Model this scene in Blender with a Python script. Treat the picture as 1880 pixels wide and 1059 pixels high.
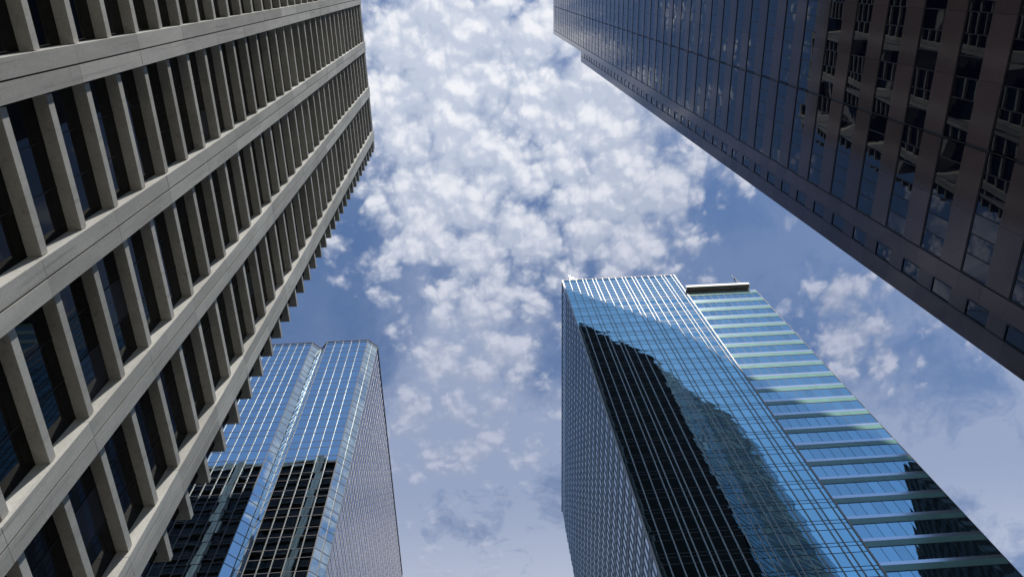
import bpy, math, random
from mathutils import Vector, Matrix
random.seed(7)
for o in list(bpy.data.objects): bpy.data.objects.remove(o)
scn = bpy.context.scene
col = scn.collection

# ------------------------------------------------------------------ camera
EYE = 1.6
cam_d = bpy.data.cameras.new("camera"); cam = bpy.data.objects.new("camera", cam_d); col.objects.link(cam)
cam_d.sensor_width = 36; cam_d.lens = 36*1355/1880; cam_d.clip_end = 5000; cam_d.clip_start = .05
R = ((0.99772318, 0.04791401, -0.04746262), (0.02557494, -0.91998527, -0.39111767), (-0.06240493, 0.38901331, -0.91911602))
m = Matrix(R).to_4x4(); m.translation = Vector((0, 0, EYE)); cam.matrix_world = m
scn.camera = cam
scn.view_settings.view_transform = 'Standard'; scn.view_settings.look = 'None'
scn.view_settings.gamma = 1; scn.view_settings.exposure = 0.0

# sun: slightly east of the street axis, behind the viewer, high
SUN = Vector((.343, -1, 1.62)).normalized()
sd = bpy.data.lights.new("sun", 'SUN'); sd.energy = 5.0; sd.angle = math.radians(.55); sd.color = (1, .955, .88)
sun = bpy.data.objects.new("sun", sd); col.objects.link(sun)
sun.rotation_euler = SUN.to_track_quat('Z', 'Y').to_euler(); sun.location = (0, 0, 400)

# ------------------------------------------------------------------ node helper
class N:
    def __init__(s, nt): s.nt = nt
    def new(s, t, **k):
        n = s.nt.nodes.new(t)
        for a, b in k.items(): setattr(n, a, b)
        return n
    def put(s, sock, v):
        if isinstance(v, bpy.types.NodeSocket): s.nt.links.new(v, sock)
        elif v is not None: sock.default_value = v
    def math(s, op, a, b=None, c=None, clamp=False):
        n = s.new('ShaderNodeMath', operation=op); n.use_clamp = clamp
        for i, v in enumerate((a, b, c)):
            if v is not None: s.put(n.inputs[i], v)
        return n.outputs[0]
    def vmath(s, op, a, b=None):
        n = s.new('ShaderNodeVectorMath', operation=op)
        s.put(n.inputs[0], a)
        if b is not None: s.put(n.inputs[3] if op == 'SCALE' else n.inputs[1], b)
        return n.outputs[0]
    def noise(s, vec, scale, detail=4, rough=.5, dist=0, out=0, dim='3D'):
        n = s.new('ShaderNodeTexNoise', noise_dimensions=dim); s.put(n.inputs['Vector'], vec)
        n.inputs['Scale'].default_value = scale; n.inputs['Detail'].default_value = detail
        n.inputs['Roughness'].default_value = rough; n.inputs['Distortion'].default_value = dist
        return n.outputs[out]
    def mix(s, f, a, b):
        n = s.new('ShaderNodeMix', data_type='RGBA'); s.put(n.inputs[0], f); s.put(n.inputs[6], a); s.put(n.inputs[7], b)
        return n.outputs[2]
    def ss(s, v, a, b):
        n = s.new('ShaderNodeMapRange', interpolation_type='SMOOTHSTEP'); s.put(n.inputs[0], v)
        n.inputs[1].default_value = a; n.inputs[2].default_value = b; return n.outputs[0]

# ------------------------------------------------------------------ sky
w = bpy.data.worlds.new("World"); scn.world = w; w.use_nodes = True; w.cycles.sampling_method = 'MANUAL'; w.cycles.sample_map_resolution = 512
nt = w.node_tree; nt.nodes.clear(); g = N(nt)
sky = g.new('ShaderNodeTexSky'); sky.sky_type = 'NISHITA'; sky.sun_disc = False
sky.sun_elevation = math.asin(SUN.z); sky.sun_rotation = math.atan2(SUN.x, SUN.y)
sky.altitude = 1050; sky.air_density = 1.0; sky.dust_density = .25; sky.ozone_density = 1.3
tc = g.new('ShaderNodeTexCoord'); sep = g.new('ShaderNodeSeparateXYZ'); g.put(sep.inputs[0], tc.outputs['Generated'])
zz = g.math('MAXIMUM', sep.outputs[2], .06)
u = g.math('DIVIDE', sep.outputs[0], zz); v = g.math('DIVIDE', sep.outputs[1], zz)
cmb = g.new('ShaderNodeCombineXYZ'); g.put(cmb.inputs[0], u); g.put(cmb.inputs[1], v); P = cmb.outputs[0]
def warped(p, sc, amp, det=3):
    return g.vmath('ADD', p, g.vmath('SCALE', g.vmath('SUBTRACT', g.noise(p, sc, det, .55, out=1, dim='2D'), (.5, .5, .5)), amp))
P2 = warped(P, 3.4, .10)
P3 = warped(P2, 9, .020, 2)
P4 = warped(P3, 50, .007, 3)
def blob(cu, cv, ru, rv, amp):
    a = g.math('DIVIDE', g.math('SUBTRACT', u, cu), ru); b = g.math('DIVIDE', g.math('SUBTRACT', v, cv), rv)
    r2 = g.math('ADD', g.math('MULTIPLY', a, a), g.math('MULTIPLY', b, b))
    return g.math('MULTIPLY', g.math('EXPONENT', g.math('MULTIPLY', r2, -1)), amp)
def total(L):
    t = L[0]
    for x in L[1:]: t = g.math('ADD', t, x)
    return t
cover = total([blob(*b) for b in (
    (-.02, .10, .17, .15, .26), (.10, .16, .20, .13, .34), (.22, .25, .13, .10, .22), (.03, .30, .15, .09, .24),
    (.13, .36, .14, .07, .20), (.31, .32, .06, .05, .12), (.05, .44, .14, .06, .14), (-.13, .36, .08, .05, .06), (-.27, .46, .12, .08, -.20),
    (-.20, .29, .05, .05, -.16), (-.085, .41, .05, .03, -.20), (.19, .44, .06, .03, .12),
    (.415, .350, .05, .05, -.5), (.455, .343, .022, .024, .36), (.47, .40, .03, .03, -.20), (.54, .455, .055, .05, .22), (.60, .54, .08, .05, .20),
    (.0, .58, .14, .06, .12), (.35, -.50, .6, .33, -.34), (.0, -.8, 1.0, .5, -.22), (.68, -.25, .45, .17, 1.3), (-.76, .42, .12, .13, .5), (-.55, .15, .3, .3, .05),
    (.12, .20, .22, .15, .26), (.0, .32, .14, .10, .22), (-.16, .39, .08, .05, .34), (.02, .50, .15, .08, .34), (-.24, .50, .08, .08, -.15), (.20, .35, .12, .08, .22),
    (-.03, .68, .14, .09, .34), (-.02, .96, .12, .08, .30), (.02, .58, .12, .06, .12), (-.04, .08, .12, .14, .25), (.56, .47, .07, .06, .30), (.62, .57, .10, .07, .36), (.455, .343, .02, .02, .3), (.04, .24, .25, .12, .18),
    (-.05, .92, .6, .16, -.10), (.9, .75, .25, .25, -.22), (.56, .50, .07, .08, .12), (-.04, .72, .12, .10, .10))])
def billow(p, sc, det):
    vo = g.new('ShaderNodeTexVoronoi', feature='F1', voronoi_dimensions='2D'); g.put(vo.inputs['Vector'], p)
    vo.inputs['Scale'].default_value = sc; vo.inputs['Randomness'].default_value = 1
    vo.inputs['Detail'].default_value = det; vo.inputs['Roughness'].default_value = .5; vo.inputs['Lacunarity'].default_value = 2.0
    return g.math('SUBTRACT', .42, vo.outputs['Distance'])
P5 = warped(warped(P, 14, .022, 3), 60, .007, 3)
puff = billow(P5, 18, 3)
puff_s = billow(g.vmath('ADD', P5, (.0035, -.009, 0)), 18, 3)      # same field a little towards the sun, for self-shading
n1 = g.noise(P2, 5.5, 7, .55, dim='2D')
n2 = g.noise(P5, 22, 6, .62, dim='2D')
base = total([g.math('MULTIPLY', g.math('SUBTRACT', n1, .5), .60), .5, g.math('MULTIPLY', g.math('SUBTRACT', n2, .5), .50), g.math('MULTIPLY', puff, .62), g.math('MINIMUM', cover, .64), .12])
dens = g.math('MULTIPLY', g.ss(base, .52, .96), .97)
# thin veil of high cloud, stronger low in the frame and to the right
vn = g.noise(warped(P3, 5, .10, 4), 4.2, 8, .62, dim='2D')
veil_c = total([blob(*b) for b in ((-.03, 1.06, .40, .34, 1.35), (-.04, .82, .22, .14, .7), (.92, .75, .46, .42, 1.3), (.02, .68, .22, .20, 1.15), (.08, .2, .26, .20, .9), (.0, .47, .12, .08, .4))])
veil = g.math('MULTIPLY', g.math('MULTIPLY_ADD', g.ss(vn, .30, .66), 1.0, .22), veil_c, clamp=True)
shade = g.math('MULTIPLY_ADD', g.math('SUBTRACT', puff, puff_s), .7, .55)
tone = g.ss(total([shade, g.math('MULTIPLY', puff, .6), g.math('MULTIPLY', g.math('SUBTRACT', n2, .5), .6)]), .12, .85)
r = g.math('SQRT', g.math('ADD', g.math('MULTIPLY', u, u), g.math('MULTIPLY', v, v)))
far = g.ss(r, .10, .70)
ccol = g.mix(tone, g.mix(far, (.56, .62, .75, 1), (.33, .38, .52, 1)), g.mix(far, (.92, .93, .97, 1), (.48, .52, .66, 1)))
skyc = g.vmath('SCALE', g.vmath('MULTIPLY', sky.outputs[0], (.90, 1.04, 1.17)), .128)
SKYMIX = g.mix(g.math('MULTIPLY', veil, .72), skyc, g.mix(g.ss(v, .75, 1.1), (.39, .455, .62, 1), (.66, .69, .80, 1)))
fin = g.mix(dens, SKYMIX, ccol)
bg = g.new('ShaderNodeBackground'); g.put(bg.inputs[0], fin); bg.inputs[1].default_value = 1
out = g.new('ShaderNodeOutputWorld'); g.put(out.inputs[0], bg.outputs[0])

# ------------------------------------------------------------------ materials
def mat(name, colr, rough=.6, metal=0, ior=1.5, vary=0, vscale=.35, stretch=(1, 1, 1), bump=0, bscale=1.0, bdist=.01, attr=0, speck=0, rn=0, spec=.5, stain=0):
    mt = bpy.data.materials.new(name); mt.use_nodes = True; nt = mt.node_tree; q = N(nt)
    b = nt.nodes['Principled BSDF']; tc = q.new('ShaderNodeTexCoord'); ob = tc.outputs['Object']
    b.inputs['Roughness'].default_value = rough; b.inputs['Metallic'].default_value = metal
    b.inputs['IOR'].default_value = ior; b.inputs['Specular IOR Level'].default_value = spec
    c4 = (*colr, 1); cc = None
    f = None
    if vary:
        st = q.vmath('MULTIPLY', ob, stretch)
        n = q.noise(st, vscale, 7, .62)
        f = q.math('MULTIPLY_ADD', q.math('SUBTRACT', n, .5), vary*2, 1.0)
    if speck:
        n2 = q.noise(ob, 6, 3, .7); k = q.math('MULTIPLY_ADD', q.math('SUBTRACT', n2, .5), speck*2, 1.0)
        f = k if f is None else q.math('MULTIPLY', f, k)
    if stain:      # rain streaks and soot in long vertical runs
        st2 = q.vmath('MULTIPLY', ob, (2.6, 2.6, .10))
        k = q.math('SUBTRACT', 1.0, q.math('MULTIPLY', q.ss(q.noise(st2, 1.0, 6, .65), .52, .80), stain))
        k2 = q.math('SUBTRACT', 1.0, q.math('MULTIPLY', q.ss(q.noise(ob, 1.7, 6, .7), .54, .78), stain*.55))
        k = q.math('MULTIPLY', k, k2); f = k if f is None else q.math('MULTIPLY', f, k)
    if attr:
        at = q.new('ShaderNodeAttribute', attribute_name='tone'); k = q.math('MULTIPLY_ADD', at.outputs['Fac'], attr, 1.0)
        f = k if f is None else q.math('MULTIPLY', f, k)
    if f is None: b.inputs['Base Color'].default_value = c4
    else:
        rgb = q.new('ShaderNodeRGB'); rgb.outputs[0].default_value = c4
        q.put(b.inputs['Base Color'], q.vmath('SCALE', rgb.outputs[0], f))
    if rn:
        q.put(b.inputs['Roughness'], q.math('MULTIPLY_ADD', q.noise(ob, .8, 5, .6), rn, rough-rn*.5))
    if bump:
        bn = q.new('ShaderNodeBump'); bn.inputs['Strength'].default_value = bump; bn.inputs['Distance'].default_value = bdist
        q.put(bn.inputs['Height'], q.noise(ob, bscale, 2, .45)); q.put(b.inputs['Normal'], bn.outputs[0])
    return mt
M = {}
M['concrete'] = mat('cast_concrete', (.45, .445, .415), .85, vary=.34, vscale=.8, stretch=(1, 1, .3), speck=.22, attr=.17, stain=.42, bump=.5, bscale=9, bdist=.01)
M['joint'] = mat('joint_sealant', (.05, .045, .045), .9)
M['dglass'] = mat('smoked_glass', (.008, .008, .010), .02, ior=1.45, spec=.24, attr=1, bump=.12, bscale=.7, bdist=.006)
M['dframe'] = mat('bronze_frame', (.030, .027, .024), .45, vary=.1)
M['mirror'] = mat('blue_mirror_glass', (.60, .73, .76), .012, metal=1, bump=.55, bscale=.45, bdist=.005, attr=.05)
M['mirror2'] = mat('blue_green_mirror_glass', (.40, .70, .76), .012, metal=1, bump=.5, bscale=.55, bdist=.006, attr=.07)
M['wing'] = mat('wing_glass', (.38, .62, .70), .02, metal=.92, bump=.4, bscale=.5, bdist=.005, attr=.10)
M['alu'] = mat('aluminium_mullion', (.20, .19, .185), .5, metal=.0, vary=.08)
M['alud'] = mat('bronze_aluminium_mullion', (.11, .10, .11), .5, vary=.08)
M['pale'] = mat('pale_aluminium', (.56, .555, .55), .4, vary=.05)
M['trans'] = mat('dark_transom', (.060, .055, .055), .5)
M['green'] = mat('green_spandrel_glass', (.28, .52, .44), .16, metal=.1, vary=.05, attr=.06, ior=1.5)
M['strip'] = mat('bright_metal_strip', (.88, .90, .94), .12, metal=.72)
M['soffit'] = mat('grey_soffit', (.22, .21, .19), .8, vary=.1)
M['white'] = mat('white_cladding', (.82, .81, .79), .5, vary=.04)
M['granite'] = mat('polished_brown_granite', (.135, .092, .088), .10, vary=.18, vscale=.25, speck=.22, attr=.22, rn=.05, ior=1.5, spec=.32)
M['bglass'] = mat('dark_tinted_glass', (.008, .009, .020), .01, ior=1.62, bump=.15, bscale=.8, bdist=.006)
M['bframe'] = mat('black_frame', (.015, .012, .012), .4)
M['side'] = mat('grey_blue_panel', (.28, .34, .40), .4, metal=.1, vary=.08, attr=.12)
M['side2'] = mat('blue_grey_side_glass', (.40, .50, .60), .16, metal=.8, attr=.08, bump=.3, bscale=.5, bdist=.005)
M['pink'] = mat('grey_reflective_glass', (.58, .57, .60), .14, metal=.85, attr=.08, bump=.3, bscale=.5, bdist=.006)
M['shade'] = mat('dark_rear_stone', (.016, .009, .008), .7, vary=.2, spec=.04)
M['tower_far'] = mat('rippled_glass', (.045, .058, .056), .03, metal=.9, bump=1.0, bscale=.6, bdist=.03, attr=.3)
M['asphalt'] = mat('asphalt', (.05, .05, .052), .85, vary=.2, bump=.4, bscale=30)
M['paving'] = mat('paving', (.16, .14, .11), .85, vary=.15)
M['paint'] = mat('road_paint', (.75, .75, .72), .6, vary=.1)
M['roof'] = mat('roof_gravel', (.25, .24, .23), .9, vary=.1)

# ------------------------------------------------------------------ mesh builder
class MB:
    def __init__(s): s.v = []; s.f = []; s.n = []; s.t = []; s.mi = []; s.custom = False
    def quad(s, a, b, c, d, tone=0., mi=0, nrm=None):
        i = len(s.v); s.v += [a, b, c, d]; s.f.append((i, i+1, i+2, i+3)); s.t.append(tone); s.mi.append(mi)
        if nrm: s.custom = True
        s.n.append(nrm)
    def poly(s, pts, mi=0):
        i = len(s.v); s.v += pts; s.f.append(tuple(range(i, i+len(pts)))); s.t.append(0.); s.mi.append(mi); s.n.append(None)
    def box(s, x0, x1, y0, y1, z0, z1, tone=0., mi=0):
        if x0 > x1: x0, x1 = x1, x0
        if y0 > y1: y0, y1 = y1, y0
        A = [(x0,y0,z0),(x1,y0,z0),(x1,y1,z0),(x0,y1,z0),(x0,y0,z1),(x1,y0,z1),(x1,y1,z1),(x0,y1,z1)]
        for q in ((3,2,1,0),(4,5,6,7),(0,1,5,4),(1,2,6,5),(2,3,7,6),(3,0,4,7)):
            s.quad(*[A[k] for k in q], tone=tone, mi=mi)
    def bar(s, p, d, n, L, wd, pr, z0, z1, back=.05, tone=0., mi=0):
        # box standing on a facade: p start (x,y), d unit along, n unit outward, length L centred options
        P = lambda a, b: (p[0]+d[0]*a+n[0]*b, p[1]+d[1]*a+n[1]*b)
        a0, a1, b0, b1 = L, L+wd, -back, pr
        c = [P(a0,b0), P(a1,b0), P(a1,b1), P(a0,b1)]
        lo = [(x,y,z0) for x,y in c]; hi = [(x,y,z1) for x,y in c]
        fl = (d[0]*n[1]-d[1]*n[0]) < 0
        F = [(lo[3],lo[2],lo[1],lo[0]), tuple(hi)] + [(lo[i],lo[(i+1)%4],hi[(i+1)%4],hi[i]) for i in range(4)]
        for q in F:
            s.quad(*(q[::-1] if fl else q), tone=tone, mi=mi)
    def build(s, name, mats, parent=None):
        me = bpy.data.meshes.new(name); me.from_pydata(s.v, [], s.f)
        if not isinstance(mats, (list, tuple)): mats = [mats]
        for x in mats: me.materials.append(x)
        me.polygons.foreach_set('material_index', s.mi)
        at = me.attributes.new('tone', 'FLOAT', 'FACE'); at.data.foreach_set('value', s.t)
        if s.custom:
            ns = []
            for f, nr in zip(s.f, s.n):
                if nr: ns += nr
                else:
                    a, b, c = [Vector(s.v[k]) for k in f[:3]]; k = (b-a).cross(c-a).normalized(); ns += [k]*len(f)
            me.polygons.foreach_set('use_smooth', [True]*len(s.f))
            me.normals_split_custom_set([tuple(k) for k in ns])
        me.update()
        o = bpy.data.objects.new(name, me); col.objects.link(o)
        if parent: o.parent = parent
        return o
def thing(name, label, cat, loc, group=None):
    o = bpy.data.objects.new(name, None); col.objects.link(o); o.location = loc; o.empty_display_size = 2
    o['label'] = label; o['category'] = cat
    if group: o['group'] = group
    return o
def adopt(root):
    # children are modelled in world space: move them under the empty without shifting them
    for o in list(bpy.data.objects):
        if o.parent == root: o.matrix_parent_inverse = Matrix.Translation(-root.location)
def pane(mb, p, d, n, a0, a1, z0, z1, out=0., pil=.006, tilt=.002, tone=None, mi=0, bias=0., flip=-.6):
    """one glass pane on a facade, slightly bowed and out of true like real glazing"""
    P = lambda a: (p[0]+d[0]*a+n[0]*out, p[1]+d[1]*a+n[1]*out)
    A, B = P(a0), P(a1)
    D = Vector((d[0], d[1], 0)); Nn = Vector((n[0], n[1], 0)); Z = Vector((0, 0, 1))
    t = D*random.gauss(0, tilt)+Z*(random.gauss(0, tilt)+bias)
    pl = pil*random.uniform(.4, 1.4)*random.choice((1, 1, 1, flip))
    nn = [(Nn+t+(-D*pl-Z*pl)).normalized(), (Nn+t+(D*pl-Z*pl)).normalized(), (Nn+t+(D*pl+Z*pl)).normalized(), (Nn+t+(-D*pl+Z*pl)).normalized()]
    q = [(A[0], A[1], z0), (B[0], B[1], z0), (B[0], B[1], z1), (A[0], A[1], z1)]
    if D.cross(Z).dot(Nn) < 0: q = q[::-1]; nn = nn[::-1]
    mb.quad(*q, tone=random.uniform(-1, 1) if tone is None else tone, mi=mi, nrm=nn)

# ------------------------------------------------------------------ ground
gm = MB(); gm.quad((-900,-900,0),(900,-900,0),(900,900,0),(-900,900,0)); o = gm.build('ground', M['paving']); o['kind'] = 'structure'
rm = MB(); rm.box(-8, 13, -900, 900, -.3, .004); o = rm.build('road', M['asphalt']); o['kind'] = 'structure'
km = MB()
for x in (-8.3, 13.0): km.box(x, x+.3, -900, 900, -.2, .13)
o = km.build('kerb', M['concrete']); o['kind'] = 'structure'
pm = MB()
for k in range(-60, 60): pm.box(2.42, 2.58, k*9, k*9+4, -.01, .008)
o = pm.build('lane_marking', M['paint']); o['kind'] = 'structure'

# ------------------------------------------------------------------ concrete tower (left)
FL = 3.915; XG = -20.9; XL = -20.2; XP = -20.0; YG = 32.9; YL = 33.6; HT = 157.0+EYE
T = thing('concrete_office_tower', 'weathered grey concrete tower with broad vertical piers and projecting ledges on the left', 'office tower', (-45, 0, 0))
XW = -75; YS = -52
c = MB(); c.box(XW, XG-.35, YS, YG-.35, 0, HT-2.2); c.build('core_wall', M['dframe'], T)
c = MB(); c.box(XW, XP-.55, YS, YG, HT-1.2, HT-.2); c.build('roof', M['roof'], T)
PY = [2.75+8.82*k for k in range(-6, 4)]       # start of each pier along the street face
PW = 1.88
def pier(a0, outer, axis, name='pier'):
    m_ = MB(); dp = .10
    zs = [0]+[33.35+EYE-.12+2*FL*k for k in range(-4, 17)]; zs = [z for z in zs if 0 <= z < HT-1]+[HT]
    ground = []
    for i in range(len(zs)-1):
        z0, z1 = zs[i]+.014, zs[i+1]-.014
        for (b0, b1) in ((0, PW/2-.045), (PW/2+.045, PW)):
            t = random.uniform(-1, 1)
            dd = random.uniform(-.006, .006)
            if axis == 'x': m_.box(outer-1.05, outer+dd, a0+b0, a0+b1, z0, z1, t)
            else: m_.box(a0+b0, a0+b1, outer-1.05, outer+dd, z0, z1, t)
    if axis == 'x': m_.box(outer-1.05, outer-.06, a0+.03, a0+PW-.03, 0, HT-.02, mi=1)
    else: m_.box(a0+.03, a0+PW-.03, outer-1.05, outer-.06, 0, HT-.02, mi=1)
    return m_.build(name, [M['concrete'], M['joint']], T)
for y in PY: pier(y, XP, 'x')
NPX = [-24.4, -42.0, -61.8]
for x in NPX: pier(x, YL+.2, 'y')
bays = [(PY[i]+PW, PY[i+1]) for i in range(len(PY)-1)]
def ledge_box(m_, y0, y1, hb, gap0=.13, gap1=.04):
    t = random.uniform(-1, 1)
    m_.box(XL-.17, XL, y0+gap0, y1-gap1, hb, hb+.52, t)                 # lip
    m_.box(XG-.3, XL-.172, y0, y1, hb+.035, hb+.40, t)                  # slab behind, 35 mm up: drip groove
levels = [33.67+EYE+FL*k for k in range(-8, 32)]
levels = [h for h in levels if h > 2]
units = []
for li, h in enumerate(levels):
    for bi, (y0, y1) in enumerate(bays):
        units.append((h, bi, y0, y1))
    units.append((h, 99, PY[-1]+PW, YL))
def vis(u_):
    h, bi, y0, y1 = u_
    if y1 < 1: return 1e9
    if bi == 99 and h < 32: return 1e9
    if h < (22 if y0 > 12 else 26) : return 1e9
    return h+abs((y0+y1)/2-15)*.3 if h > 30 else 40
units.sort(key=vis)
rest = MB(); restg = MB()
def glass_bay(m_, y0, y1, h):
    z0, z1 = h-FL+.40, h+.03
    n_ = max(1, round((y1-y0)/2.3)); s_ = (y1-y0)/n_
    for k in range(n_):
        pane(m_, (XG, 0), (0, 1), (1, 0), y0+k*s_, y0+(k+1)*s_, z0, z1, pil=.004, tilt=.002, tone=random.choice((3, 4, 6)) if random.random() < .07 else random.uniform(-.5, .5))
    for k in range(0, n_+1): m_.box(XG-.02, XG+.035, y0+k*s_-.022, y0+k*s_+.022, z0, z1, mi=1)
    m_.box(XG-.02, XG+.05, y0, y1, z0, z0+.10, mi=1)
for i, (h, bi, y0, y1) in enumerate(units):
    gy1 = YG if bi == 99 else y1
    if i < 98:
        a = MB()
        if bi == 99:
            t = random.uniform(-1, 1)
            a.box(XL-.17, XL, y0+.13, YL, h, h+.52, t); a.box(XL-1.2-8, XL-.172, YL-.17, YL, h, h+.52, t)
            a.box(XG-.3, XL-.172, y0, YL-.172, h+.035, h+.40, t); a.box(XL-9.2, XG-.302, YG-.3, YL-.172, h+.035, h+.40, t)
        else: ledge_box(a, y0, y1, h)
        a.build('sunshade_ledge', M['concrete'], T)
        b = MB(); glass_bay(b, y0, gy1, h); b.build('window', [M['dglass'], M['dframe']], T)
    else:
        if bi == 99:
            t = random.uniform(-1, 1)
            rest.box(XL-.17, XL, y0+.13, YL, h, h+.52, t); rest.box(XL-9.2, XL-.172, YL-.17, YL, h, h+.52, t)
            rest.box(XG-.3, XL-.172, y0, YL-.172, h+.035, h+.40, t); rest.box(XL-9.2, XG-.302, YG-.3, YL-.172, h+.035, h+.40, t)
        else: ledge_box(rest, y0, y1, h)
        glass_bay(restg, y0, gy1, h)
# the north face beyond its first bay, and the glass all round it
for h in levels:
    restg.box(XW, XL-9.25, YL-.17, YL, h, h+.26, mi=1); restg.box(XW, XL-9.25, YG-.3, YL-.172, h+.035, h+.40, mi=1)  # ledges thinned and coloured dark bronze, shade painted in to darken their reflection
    x = XG
    while x > XW:
        pane(restg, (0, YG), (1, 0), (0, 1), x-1.4, x, h-FL+.4, h+.03, pil=.004)
        restg.box(x-.035, x+.035, YG-.02, YG+.035, h-FL+.4, h+.03, mi=1); x -= 1.4
o = rest.build('upper_ledges', M['concrete'], T); o['kind'] = 'stuff'
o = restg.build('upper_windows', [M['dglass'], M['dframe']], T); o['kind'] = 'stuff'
c = MB()
c.box(XP-.5, XP-.12, YS, YG+.2, HT-1.25, HT-.05); c.box(XW, XP-.52, YG-.2, YG+.2, HT-1.25, HT-.05); c.build('parapet', M['concrete'], T)
adopt(T)

# ------------------------------------------------------------------ mirror glass tower (lower left)
D = 72.; K = D/65.
T = thing('mirror_glass_tower', 'mirrored blue glass tower with silver mullion grid and notched face behind the concrete piers', 'glass tower', (-45, D+35, 0))
HB = 2.009*D+EYE
xr, xn1, xa, xn0 = -.3344*D, -.4552*D, -.2366*HB, -.499*D
xs, ys = -.1534*(HB-EYE), .5101*(HB-EYE)
xa = -.2366*(HB-EYE); ya = .5089*(HB-EYE)
XL2 = -66.; YB2 = D+66
# plan walls: start, end (walked so that outward is to the right of travel)
faces = [('front_window_row', (XL2, D), (xn0, D), 1.586), ('notch_window_row', (xn0, D), (xa, ya), 2.1),
         ('notch_return_row', (xa, ya), (xn1, D), 2.1), ('window_row', (xn1, D), (xr, D), 1.586), ('corner_window_row', (xr, D), (xs, ys), 1.25),
         ('side_window_row', (xs, ys), (xs, YB2), 1.586)]
pitch = .0595*D
def lines_h():
    L = []; top = 1.964*D+EYE
    for k in range(0, 36):
        a = top-pitch*k; b = a-.0245*D
        if b < .5: break
        L.append((a, b))
    return L
LL = lines_h()
c = MB()
pts = [(XL2+.3, D+.3), (xn0-.15, D+.3), (xa, ya+.42), (xn1+.15, D+.3), (xr-.12, D+.3), (xs-.3, ys+.12), (xs-.3, YB2-.3), (XL2+.3, YB2-.3)]
c.poly([(x, y, HB-.6) for x, y in pts])
for i in range(len(pts)):
    a, b = pts[i], pts[(i+1) % len(pts)]; c.quad((a[0],a[1],0),(b[0],b[1],0),(b[0],b[1],HB-.6),(a[0],a[1],HB-.6))
c.build('core_wall', M['bframe'], T)
c = MB(); c.box(XL2, XL2+.2, D, YB2, 0, HB); c.box(XL2, xs, YB2-.2, YB2, 0, HB); c.build('back_wall', M['mirror'], T)
for nm, A, B, mod in faces:
    d = Vector((B[0]-A[0], B[1]-A[1])); L = d.length; d = d/L; n = (d.y, -d.x); dd = (d.x, d.y)
    cnt = max(1, round(L/mod)); st = L/cnt
    rows = [(HB-.05, LL[0][0])]
    for k, (a, b) in enumerate(LL):
        rows.append((a, b)); rows.append((b, LL[k+1][0] if k+1 < len(LL) else 0))
    side = nm == 'side_window_row'
    merged = {}
    for k in range(0, len(rows), 2):
        grp = rows[k:k+2]
        low = grp[-1][1] < (35 if nm in ('side_window_row',) else 40)
        mb = merged.setdefault('low', MB()) if low else MB()
        for (z1, z0) in grp:
            for j in range(cnt):
                pane(mb, A, dd, n, j*st, (j+1)*st, z0, z1, pil=.004 if not side else .006, tilt=.0022 if not side else .004)
        if not low: mb.build(nm, M['pink'] if side else M['mirror'], T)
    if 'low' in merged: merged['low'].build('base_glazing', M['mirror'], T)
    mw = .12 if not side else .12
    mm = MB()
    for j in range(cnt+1):
        pr = .07 if not side else .05
        mm.bar(A, dd, n, j*st-mw/2, mw, pr if 0 < j < cnt else pr*.8, 0, HB+.02)
    for (a, b) in LL:
        for z in (a, b):
            mm.bar(A, dd, n, .01, L-.02, (.03 if not side else .02), z-.045, z+.045, mi=1)
    mm.bar(A, dd, n, .01, L-.02, .06, HB-.95, HB-.86, mi=1); mm.bar(A, dd, n, 0.0, L, .10, HB-.12, HB+.05, mi=1)
    mm.build('mullion_grid', [M['alud'] if side else M['alu'], M['alud']], T)
adopt(T)

# ------------------------------------------------------------------ blue glass tower (lower right)
D = 65.
T = thing('blue_glass_tower', 'tall blue glass tower with white fins and a green banded wing at lower right', 'glass tower', (40, D+33, 0))
X0, XM, XR = 19.75, 45.65, 61.0; YB = 131.; HF = 2.399*D+EYE; HW = 2.244*D+EYE
fx = [X0]
for k in '1 1 1 .5 1 .5 1 1 1 1 .5 1 .5 1 1 1 1 .5 1 .5'.split(): fx.append(fx[-1]+float(k)*1.51)
sc = (XM-X0)/(fx[-1]-X0); fx = [X0+(x-X0)*sc for x in fx]
c = MB()
c.box(X0+.3, XM-.1, D+.35, YB-.3, 0, HF-1.5); c.build('core_wall', M['bframe'], T)
c = MB(); c.box(XM-.1+.002, XR-.3, D+.6, YB-.3, 0, HW-.6); c.build('wing_core_wall', M['bframe'], T)
c = MB(); c.box(X0+.1, XM, D+.2, YB-.1, HF-1.45, HF-1.2); c.box(XM+.01, XR, D+.2, YB-.1, HW-.55, HW-.3); c.build('roof', M['roof'], T)
FZ = [84.5+EYE+4.0*k for k in range(-21, 16)]     # top line of each storey's triple
FZ = [z for z in FZ if z > 4]
topl = [EYE+z for z in (153.9, 152.5, 151.1, 149.7, 148.3, 146.9, 145.6)]
rows = []
for i, z in enumerate(FZ):
    zt = FZ[i+1]-1.7 if i+1 < len(FZ) else 145.6+EYE
    rows.append([(zt, z), (z, z-.6), (z-.6, z-1.7)])
rows.append([(a, b) for a, b in zip([HF]+topl[:-1], topl)])
low = MB()
for ri, r_ in enumerate(rows):
    mb = low if r_[0][0] < 55 else MB()
    for (z1, z0) in r_:
        for j in range(len(fx)-1): pane(mb, (0, D), (1, 0), (0, -1), fx[j], fx[j+1], z0, z1, pil=.004, tilt=.0014)
    if mb is not low: mb.build('window_row', M['mirror2'], T)
low.build('base_glazing', M['mirror2'], T)
for j, x in enumerate(fx):
    f = MB(); wd = .10 if 0 < j < len(fx)-1 else .22
    f.box(x-wd/2, x+wd/2, D-.12, D+.05, 0, HF+.12); f.build('fin', M['pale'], T)
for ri, r_ in enumerate(rows):
    t = MB()
    for (z1, z0) in r_: t.box(X0+.1, XM-.1, D-.012, D+.04, z0-.05, z0+.05)
    t.build('transom', M['trans'], T)
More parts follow.
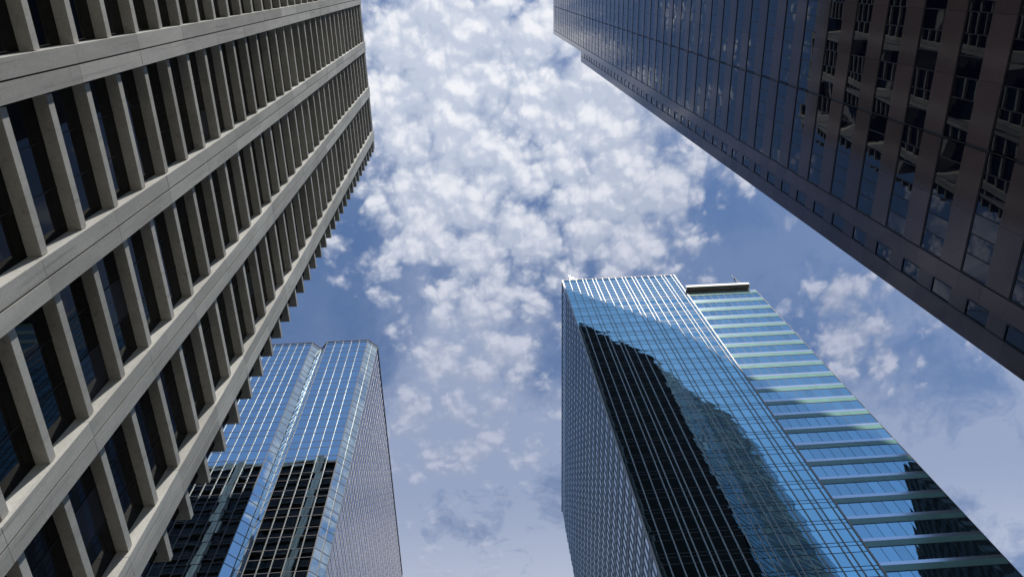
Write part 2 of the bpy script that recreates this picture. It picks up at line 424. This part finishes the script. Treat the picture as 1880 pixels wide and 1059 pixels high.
t = MB(); t.box(X0, XM, D-.10, D+.2, HF-.10, HF+.04); t.build('roof_coping', M['trans'], T)
# wing: spandrel band, bright strip, ribbon of glass on every storey
gb = [144.0+EYE-4.03*k for k in range(0, 36)]; gb = [z for z in gb if z > 5]
lowb = MB(); lowg = MB(); lows = MB()
nw = 10; ws = (XR-XM-.3)/nw
for k, z in enumerate(gb):
    hi = k < 26
    a = MB() if hi else lowg
    for j in range(nw):
        pane(a, (0, D+.035), (1, 0), (0, -1), XM+.15+j*ws, XM+.15+(j+1)*ws, z-2.52, z, pil=.004, tilt=.0016)
        a.box(XM+.15+j*ws-.02, XM+.15+j*ws+.02, D+.015, D+.06, z-2.52, z, mi=1)
    if hi: a.build('ribbon_window', [M['wing'], M['trans']], T)
    b = MB() if hi else lowb
    for j in range(nw): b.box(XM+.15+j*ws+.006, XM+.15+(j+1)*ws-.006, D+.003, D+.3, z+.05, z+1.01, random.uniform(-1, 1))
    b.box(XM+.15, XR-.1, D-.012, D+.2, z-.03, z+.045, mi=1)
    if hi: b.build('green_spandrel', [M['green'], M['trans']], T)
    s = MB() if hi else lows
    z0, z1 = z+1.02, z+1.505
    s.quad((XM+.15, D, z0), (XR-.1, D, z0), (XR-.1, D-.03, z1), (XM+.15, D-.03, z1))
    s.quad((XM+.15, D-.03, z1), (XR-.1, D-.03, z1), (XR-.1, D+.3, z1), (XM+.15, D+.3, z1))
    if hi: s.build('bright_strip', M['strip'], T)
c = MB(); c.box(XR-.14, XR-.02, D-.015, D+.5, 0, HW); c.build('corner_post', M['trans'], T)
lowg.build('wing_base_glazing', [M['wing'], M['trans']], T); lowb.build('wing_base_spandrels', [M['green'], M['trans']], T); lows.build('wing_base_strips', M['strip'], T)
# west side
sideg = 'side_window_row'
zr = FZ; sst = 1.55; cnt = round((YB-D)/sst); sst = (YB-D)/cnt
lowm = MB()
for i, z in enumerate(zr+[HF-8]):
    z1 = (zr+[HF-8, HF])[i+1]
    a = MB() if z > 40 else lowm
    for j in range(cnt):
        pane(a, (X0-.08, 0), (0, 1), (-1, 0), D+j*sst, D+(j+1)*sst, z-.0, z+1.5, tilt=.003, mi=0)
        pane(a, (X0-.08, 0), (0, 1), (-1, 0), D+j*sst, D+(j+1)*sst, z+1.5, z1, tilt=.003, pil=.004, mi=1)
        a.box(X0-.17, X0-.05, D+j*sst-.07, D+j*sst+.07, z, z1, mi=2, tone=random.uniform(-1, 1))
    a.box(X0-.16, X0-.05, D+.2, YB, z-.06, z+.06, mi=2); a.box(X0-.14, X0-.05, D+.2, YB, z+1.45, z+1.55, mi=2)
    if a is not lowm: a.build(sideg, [M['side'], M['side2'], M['side']], T)
lowm.build('side_base_glazing', [M['side'], M['side2'], M['side']], T)
c = MB(); c.box(X0-.1, XR, YB-.2, YB, 0, HW-.5); c.box(XR-.2, XR, D+.5, YB, 0, HW-.4); c.build('back_wall', M['wing'], T)
c = MB(); c.box(X0-.22, X0+.1, D+.25, YB, HF-.3, HF+.06); c.build('side_coping', M['alu'], T)
# roof furniture
c = MB(); c.box(XM+.2, 59.9, D-1.1, D+3, 146.25+EYE, 147.15+EYE); c.build('cornice', M['white'], T)
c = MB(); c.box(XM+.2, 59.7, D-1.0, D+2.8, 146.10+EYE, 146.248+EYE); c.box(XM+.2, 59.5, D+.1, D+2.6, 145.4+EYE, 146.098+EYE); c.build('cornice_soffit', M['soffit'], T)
def rod(mb, a, b, r_, sides=6):
    a, b = Vector(a), Vector(b); dv = (b-a).normalized(); s1 = dv.orthogonal().normalized(); s2 = dv.cross(s1)
    ring = lambda p: [tuple(p+(s1*math.cos(t)+s2*math.sin(t))*r_) for t in [2*math.pi*k/sides for k in range(sides)]]
    ra, rb = ring(a), ring(b)
    for k in range(sides): mb.quad(ra[k], ra[(k+1) % sides], rb[(k+1) % sides], rb[k])
    mb.poly(ra[::-1]); mb.poly(rb)
zc = 147.15+EYE
c = MB(); rod(c, (59.0, D-.2, zc), (57.6, D-1.2, zc+3.2), .17); c.build('davit_boom', M['white'], T)
c = MB(); rod(c, (57.2, D+.4, zc), (57.6, D-1.2, zc+2.2), .07); rod(c, (58.0, D+1.2, zc), (57.6, D-1.2, zc+2.9), .06); rod(c, (57.6, D-1.2, zc+3.1), (57.6, D-1.2, zc+4.2), .05); c.build('davit_strut', M['trans'], T)
# louvred rooftop screen near the left corner
scr = MB()
a0 = Vector((.1370*(HF+3), 0)); 
for k in range(6):
    xk = 21.7+k*.72; yk = D+.7+k*.15; top = HF+4.8-k*.75
    scr.box(xk, xk+.52, yk, yk+.3, HF-1.2, top)
    rod(scr, (xk+.26, yk-.25, top-.1), (xk+.26, yk+1.4, top+.15), .07)
    scr.box(xk+.1, xk+.7, yk+.31, yk+1.1, top-.35, top-.15, mi=1)
scr.build('roof_screen', [M['white'], M['trans']], T)
adopt(T)

# ------------------------------------------------------------------ brown granite tower (upper right)
T = thing('brown_granite_tower', 'dark polished brown tower with ribbon windows rising along the upper right', 'office tower', (40, -25, 0))
XB = 26.4; HBN = 231+EYE; YN = 16.66; YS3 = -75.; X2 = 33.0; H2 = 219.5+EYE; G = 8.95
c = MB(); c.box(XB+.35, 33.0, YS3, YN-.3, 0, HBN-.5); c.build('core_wall', M['bframe'], T)
FP = .1475*XB
heads = [2.688*XB+EYE+FP*k for k in range(-17, 41)]; heads = [h for h in heads if 3 < h < HBN-3]
YE = 15.5
low = MB()
for h in heads:
    a = MB() if h > 24 else low
    y = YE
    while y > YS3+1.2:
        y0 = y-1.092
        pane(a, (XB+.05, 0), (0, 1), (-1, 0), y0, y, h-2.06, h+.02, pil=.0085, tilt=.003, flip=-.9)
        a.box(XB+.03, XB+.1, y-.03, y+.03, h-2.06, h, mi=1); y = y0
    a.box(XB+.02, XB+.2, YS3, YE, h-.07, h+.03, mi=1)
    if a is not low: a.build('ribbon_window', [M['bglass'], M['bframe']], T)
low.build('base_glazing', [M['bglass'], M['bframe']], T)
# granite cladding: spandrel panels between ribbons, plain panels at the corner strip
gr = MB()
zz_ = [0]+[x for h in heads for x in (h-2.06, h+.03)]+[HBN]
bands = [(zz_[2*i], zz_[2*i+1]) for i in range(len(zz_)//2)]
for (z0, z1) in bands:
    for seg0, seg1 in ((YS3, G-.09), (G+.09, YE)):
        n_ = round((seg1-seg0)/3.28); st = (seg1-seg0)/n_
        for k in range(n_):
            gr.box(XB+random.uniform(-.003, .003), XB+.3, seg0+k*st+.006, seg0+(k+1)*st-.006, z0, z1, random.uniform(-1, 1))
gr.build('spandrel_cladding', M['granite'], T)
gr = MB(); zs = [0]+[h+.03-FP/2*j for h in heads for j in (1, 0)]+[HBN]
for i in range(len(zs)-1):
    gr.box(XB+.001, XB+.35, YE+.10, YN-.01, zs[i]+.006, zs[i+1]-.006, random.uniform(-1, 1))
gr.build('corner_cladding', M['granite'], T)
gr = MB(); gr.box(XB+.05, XB+.34, YE-.001, YE+.10, 0, HBN-.01); gr.box(XB+.05, XB+.34, G-.09, G+.09, 0, HBN-.01); gr.build('shadow_joint', M['bframe'], T)
gr = MB(); gr.box(XB+.01, 33., YN-.3, YN, 0, HBN-.02); gr.build('north_cladding', M['granite'], T)
# rear block, set back to x = X2, with one square window per storey
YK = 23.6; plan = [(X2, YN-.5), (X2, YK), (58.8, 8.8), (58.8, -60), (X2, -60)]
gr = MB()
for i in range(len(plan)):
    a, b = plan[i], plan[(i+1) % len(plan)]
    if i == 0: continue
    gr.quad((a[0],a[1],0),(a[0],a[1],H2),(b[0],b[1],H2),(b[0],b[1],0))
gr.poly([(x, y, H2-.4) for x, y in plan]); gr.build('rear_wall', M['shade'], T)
gr = MB()
w0, w1 = X2/1.578, X2/1.500
sqh = [2.393*X2+EYE+.1192*X2*k for k in range(-19, 36)]; sqh = [h for h in sqh if 4 < h < H2-4]
prev = 0
for h in sqh:
    gr.box(X2, X2+.4, YN-.5, YK, prev, h-2.15, random.uniform(-1, 1)); prev = h
    gr.box(X2, X2+.4, YN-.5, w0, h-2.15+.004, h-.004, random.uniform(-1, 1)); gr.box(X2, X2+.4, w1, YK, h-2.146, h-.004, random.uniform(-1, 1))
gr.box(X2, X2+.4, YN-.5, YK, prev, H2, 0); gr.build('rear_cladding', M['granite'], T)
gr = MB(); gr.box(X2-.03, X2+.05, w1+.02, w1+.12, 0, H2-.01); gr.build('corner_joint', M['bframe'], T)
for h in sqh:
    a = MB(); pane(a, (X2+.05, 0), (0, 1), (-1, 0), w0, w1, h-2.15, h, pil=.02, tilt=.004)
    a.box(X2-.02, X2+.2, w0-.09, w0+.02, h-2.15, h, mi=1); a.box(X2-.02, X2+.2, w0, w1, h-.03, h+.09, mi=1); a.box(X2+.02, X2+.2, w1-.05, w1, h-2.15, h-.03, mi=1)
    a.build('square_window', [M['bglass'], M['bframe']], T)
adopt(T)

# ------------------------------------------------------------------ towers behind the viewer, seen in the glass
def plan_tower(T, pts, H, floor, m1, m2, mod=1.6):
    cnt_ = len(pts); mbw = MB()
    for i in range(cnt_):
        A, B = pts[i], pts[(i+1) % cnt_]; d = Vector((B[0]-A[0], B[1]-A[1])); L = d.length; d /= L; n = (d.y, -d.x)
        k = max(1, round(L/mod)); st = L/k; z = H
        while z > 60:
            for j in range(k):
                pane(mbw, A, (d.x, d.y), n, j*st, (j+1)*st, z-floor*.5, z, pil=.02, tilt=.02)
                pane(mbw, A, (d.x, d.y), n, j*st, (j+1)*st, z-floor, z-floor*.5, pil=.02, tilt=.02, mi=1)
            z -= floor
        mbw.quad((A[0],A[1],0),(B[0],B[1],0),(B[0],B[1],z),(A[0],A[1],z), mi=1)
    mbw.build('glazed_wall', [m1, m2], T)
    r_ = MB(); r_.poly([(x, y, H-.05) for x, y in pts]); r_.build('roof', M['roof'], T)
T = thing('rippled_glass_tower', 'grey blue stepped tower seen only as a rippled reflection in the blue glass facade', 'glass tower', (90, -50, 0))
plan_tower(T, [(59.6, 8.0), (59.6, -40), (95, -110), (133, -96), (113, -64), (103, -36), (88, -16), (72, -5)], 219.+EYE, 4., M['tower_far'], M['trans'], 3.2)
adopt(T)
T = thing('black_glass_tower', 'near black tower seen only as dark reflection in the green banded wing', 'office tower', (130, -5, 0))
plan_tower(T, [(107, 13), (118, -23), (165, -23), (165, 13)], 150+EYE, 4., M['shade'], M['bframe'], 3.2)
adopt(T)
